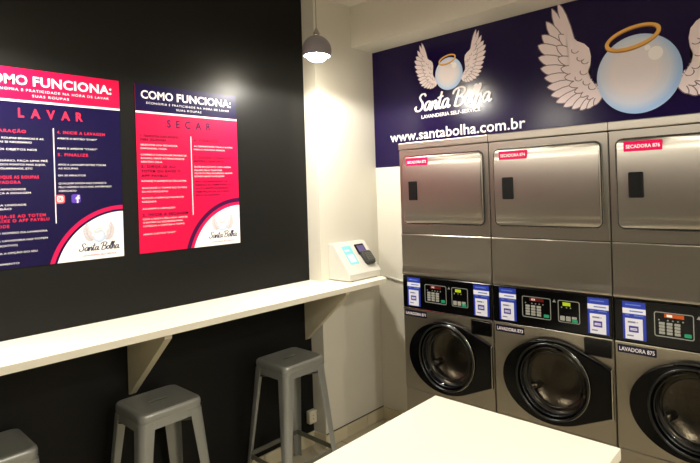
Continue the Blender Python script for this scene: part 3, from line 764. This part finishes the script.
    bm = bmesh.new(); lathe(bm, [(.1935, .041), (.1935, .0445), (.191, .0445), (.191, .041)], 72, M); obj('outer_rim', bm, CHROME, dr, smooth='all')
    bm = bmesh.new(); lathe(bm, [(.168, .046), (.1655, .049), (.163, .044)], 72, M); obj('glass_rim', bm, RIM, dr, smooth='all')
    bm = bmesh.new(); lathe(bm, [(.141, .0120), (.137, .0155), (.133, .011)], 72, M); obj('inner_rim', bm, RIM, dr, smooth='all')
    bm = bmesh.new(); box(bm, xe+.0005, xe+.007, -.022, -.002, zb-.004, zt+.004); obj('edge_trim', bm, CHROME, dr, bevel=.002)
    k0 = max(range(len(pts)), key=lambda i: pts[i][1]); tr = []
    up = sorted([p for p in pts if p[1] > C[1]+.08 and p[0] > C[0]-.09], key=lambda p: p[0])
    for u, v in up: tr.append((u, -height(u)+.006, v+.0025))
    bm = bmesh.new(); tube(bm, tr, .0032, 8); obj('top_trim', bm, RIM, dr, smooth='all')
    # console
    bm = bmesh.new(); extrude_outline(bm, rrect(.001, W-.001, 1.017, 1.2125, .006, 3), FY, -.006, .008, bev=.004); cp = obj('control_panel', bm, BLK, t)
    bm = bmesh.new(); box(bm, .001, W-.001, -.010, .004, 1.0105, 1.0170); obj('console_trim', bm, CHROME, t, bevel=.0015)
    H0 = .0085
    P = Print(FC); P.ring(rrect(.180, .338, 1.098, 1.214, .010), rrect(.184, .334, 1.102, 1.210, .008), H0)
    P.ring(rrect(.375, .486, 1.098, 1.214, .010), rrect(.379, .482, 1.102, 1.210, .008), H0)
    P.poly([(.348, 1.198), (.366, 1.198), (.357, 1.214)], H0)
    P.poly(rrect(.190, .300, 1.0985, 1.1035, .002, 2), H0+.0003)
    P.done('keypad_outline', KEYF, cp)
    keys = [rrect(.200+q*.031, .223+q*.031, 1.112+r*.0145, 1.1235+r*.0145, .002, 2) for q in range(3) for r in range(4)] + [rrect(.386+q*.030, .410+q*.030, 1.108, 1.132, .003, 2) for q in range(2)] + [rrect(.446, .470, 1.121, 1.133, .002, 2)]
    for k in keys:
        bm = bmesh.new(); extrude_outline(bm, k, FC, .006, .011); obj('keypad_button', bm, KEYW, cp)
    for x in (.20, .236, .256, .276, .296, .395, .420, .440):
        bm = bmesh.new(); extrude_outline(bm, disc(x, 1.177, .0035, 10), FC, .006, .0095); obj('indicator_light', bm, KEYF, cp)
    for k in (rrect(.300, .328, 1.110, 1.126, .003, 2), rrect(.446, .474, 1.104, 1.119, .003, 2)):
        bm = bmesh.new(); extrude_outline(bm, k, FC, .006, .011); obj('start_button', bm, KEYG, cp)['label'] = 'green start button'
    P = Print(FC); P.rect(.400, .440, 1.186, 1.204, H0+.0003); P.done('coin_display', GRND, cp)
    # drawer / coin door at the upper corner of the front
    bm = bmesh.new(); extrude_outline(bm, rrect(.497, .624, .927, 1.004, .006, 3), FY, .002, .010, bev=.003); dw = obj('detergent_hatch', bm, BLK, t)
    P = Print(FY); P.ring(rrect(.495, .626, .925, 1.006, .007), rrect(.4985, .6225, .9285, 1.0025, .005), .0105); P.done('hatch_border', RIM, dw)
    # service stickers at both ends of the console
    for xs in (.046, .524):
        P = Print(FC); w_ = .100; P.rect(xs, xs+w_, 1.064, 1.246, H0, 0)
        P.rect(xs, xs+w_, 1.188, 1.214, H0+.0003, 1); P.rect(xs+.010, xs+.086, 1.066, 1.166, H0+.0003, 1)
        P.rect(xs+.026, xs+.068, 1.100, 1.130, H0+.0006, 2)
        P.rect(xs+.032, xs+.062, 1.109, 1.120, H0+.0009, 1); P.rect(xs+.033, xs+.061, 1.1135, 1.1155, H0+.0012, 2)
        for (u0, u1, v0, v1, mi) in ((.012, .080, 1.228, 1.234, 3), (.012, .03, 1.178, 1.183, 3), (.05, .09, 1.178, 1.183, 3), (.022, .056, 1.144, 1.152, 4), (.018, .046, 1.080, 1.086, 4), (.03, .088, 1.198, 1.204, 3), (.060, .066, 1.146, 1.150, 4)):
            P.rect(xs+u0, xs+u1, v0, v1, H0+.0006, mi)
        P.done('service_sticker', [STICKB, STICKW, STICKP, mat('sticker_mid_blue', (104, 130, 214), .4) if 'sticker_mid_blue' not in MATS else MATS['sticker_mid_blue'], STICKG], cp)
    return t
def washer_label(root, txt, disp, dm):
    bm = bmesh.new(); extrude_outline(bm, rrect(.010, .178, .964, 1.001, .002, 2), FY, .001, .0035)
    lb = obj('name_label', bm, LABELN, root)
    P = Print(FY); P.text(txt, .018, .9735, .0175, .0039, width=.152, bold=.016); P.done('label_lettering', PWT, lb)
    cp = [o for o in root.children if o.name.startswith('control_panel')][0]
    P = Print(FC); P.rect(.222, .300, 1.190, 1.208, .0088); ds = P.done('status_display', dm, cp)
    P = Print(FC); P.text(disp, .232, 1.1935, .011, .0092, width=.022); P.done('display_digits', DIGIT, ds)
d0 = make_dryer(); w0 = make_washer()
d0['label'] = 'stainless dryer nearest the cream column, closest to the sign lettering'; w0['label'] = 'stainless front-loading washer nearest the cream column, under the closest dryer'
ds = [d0, copy_thing(d0, (X0+PT, 0, DZ), 'stainless dryer in the middle of the row of three dryers'), copy_thing(d0, (X0+2*PT, 0, DZ), 'stainless dryer farthest from the cream column, with the label SECADORA 876')]
ws = [w0, copy_thing(w0, (X0+PT, 0, 0), 'stainless front-loading washer in the middle of the row of three washers'), copy_thing(w0, (X0+2*PT, 0, 0), 'stainless front-loading washer farthest from the cream column, with the label LAVADORA 875')]
for o, n_ in zip(ds, ('872', '874', '876')): dryer_label(o, 'SECADORA ' + n_)
for o, n_, g, dm in zip(ws, ('871', '873', '875'), ('88', '8', '1'), (REDD, REDD, AMBD)): washer_label(o, 'LAVADORA ' + n_, g, dm)

# ---------------------------------------------------------------- camera, world, view
f, yaw, pit, rol = 519.5573, .6935745, .0006136, -.0314068
F_ = Vector((-math.sin(yaw)*math.cos(pit), math.cos(yaw)*math.cos(pit), math.sin(pit)))
R_ = Vector((math.cos(yaw), math.sin(yaw), 0)); U_ = R_.cross(F_)
R2 = math.cos(rol)*R_ + math.sin(rol)*U_; U2 = -math.sin(rol)*R_ + math.cos(rol)*U_
cd = bpy.data.cameras.new('camera'); co = bpy.data.objects.new('camera', cd); COL.objects.link(co)
cd.sensor_width = 36; cd.lens = f*36/700; cd.clip_start = .05; cd.shift_x = -.0789149; cd.shift_y = -.0625261
M = Matrix((( R2.x, U2.x, -F_.x, 2.840806), (R2.y, U2.y, -F_.y, -2.467523), (R2.z, U2.z, -F_.z, 1.751062), (0, 0, 0, 1)))
co.matrix_world = M
S.camera = co
w = bpy.data.worlds.new('world'); S.world = w; w.use_nodes = True
w.node_tree.nodes['Background'].inputs[0].default_value = (.01, .01, .012, 1)
S.view_settings.view_transform = 'Standard'; S.view_settings.look = 'None'; S.view_settings.gamma = 1; S.view_settings.exposure = .15
S.view_settings.use_curve_mapping = False
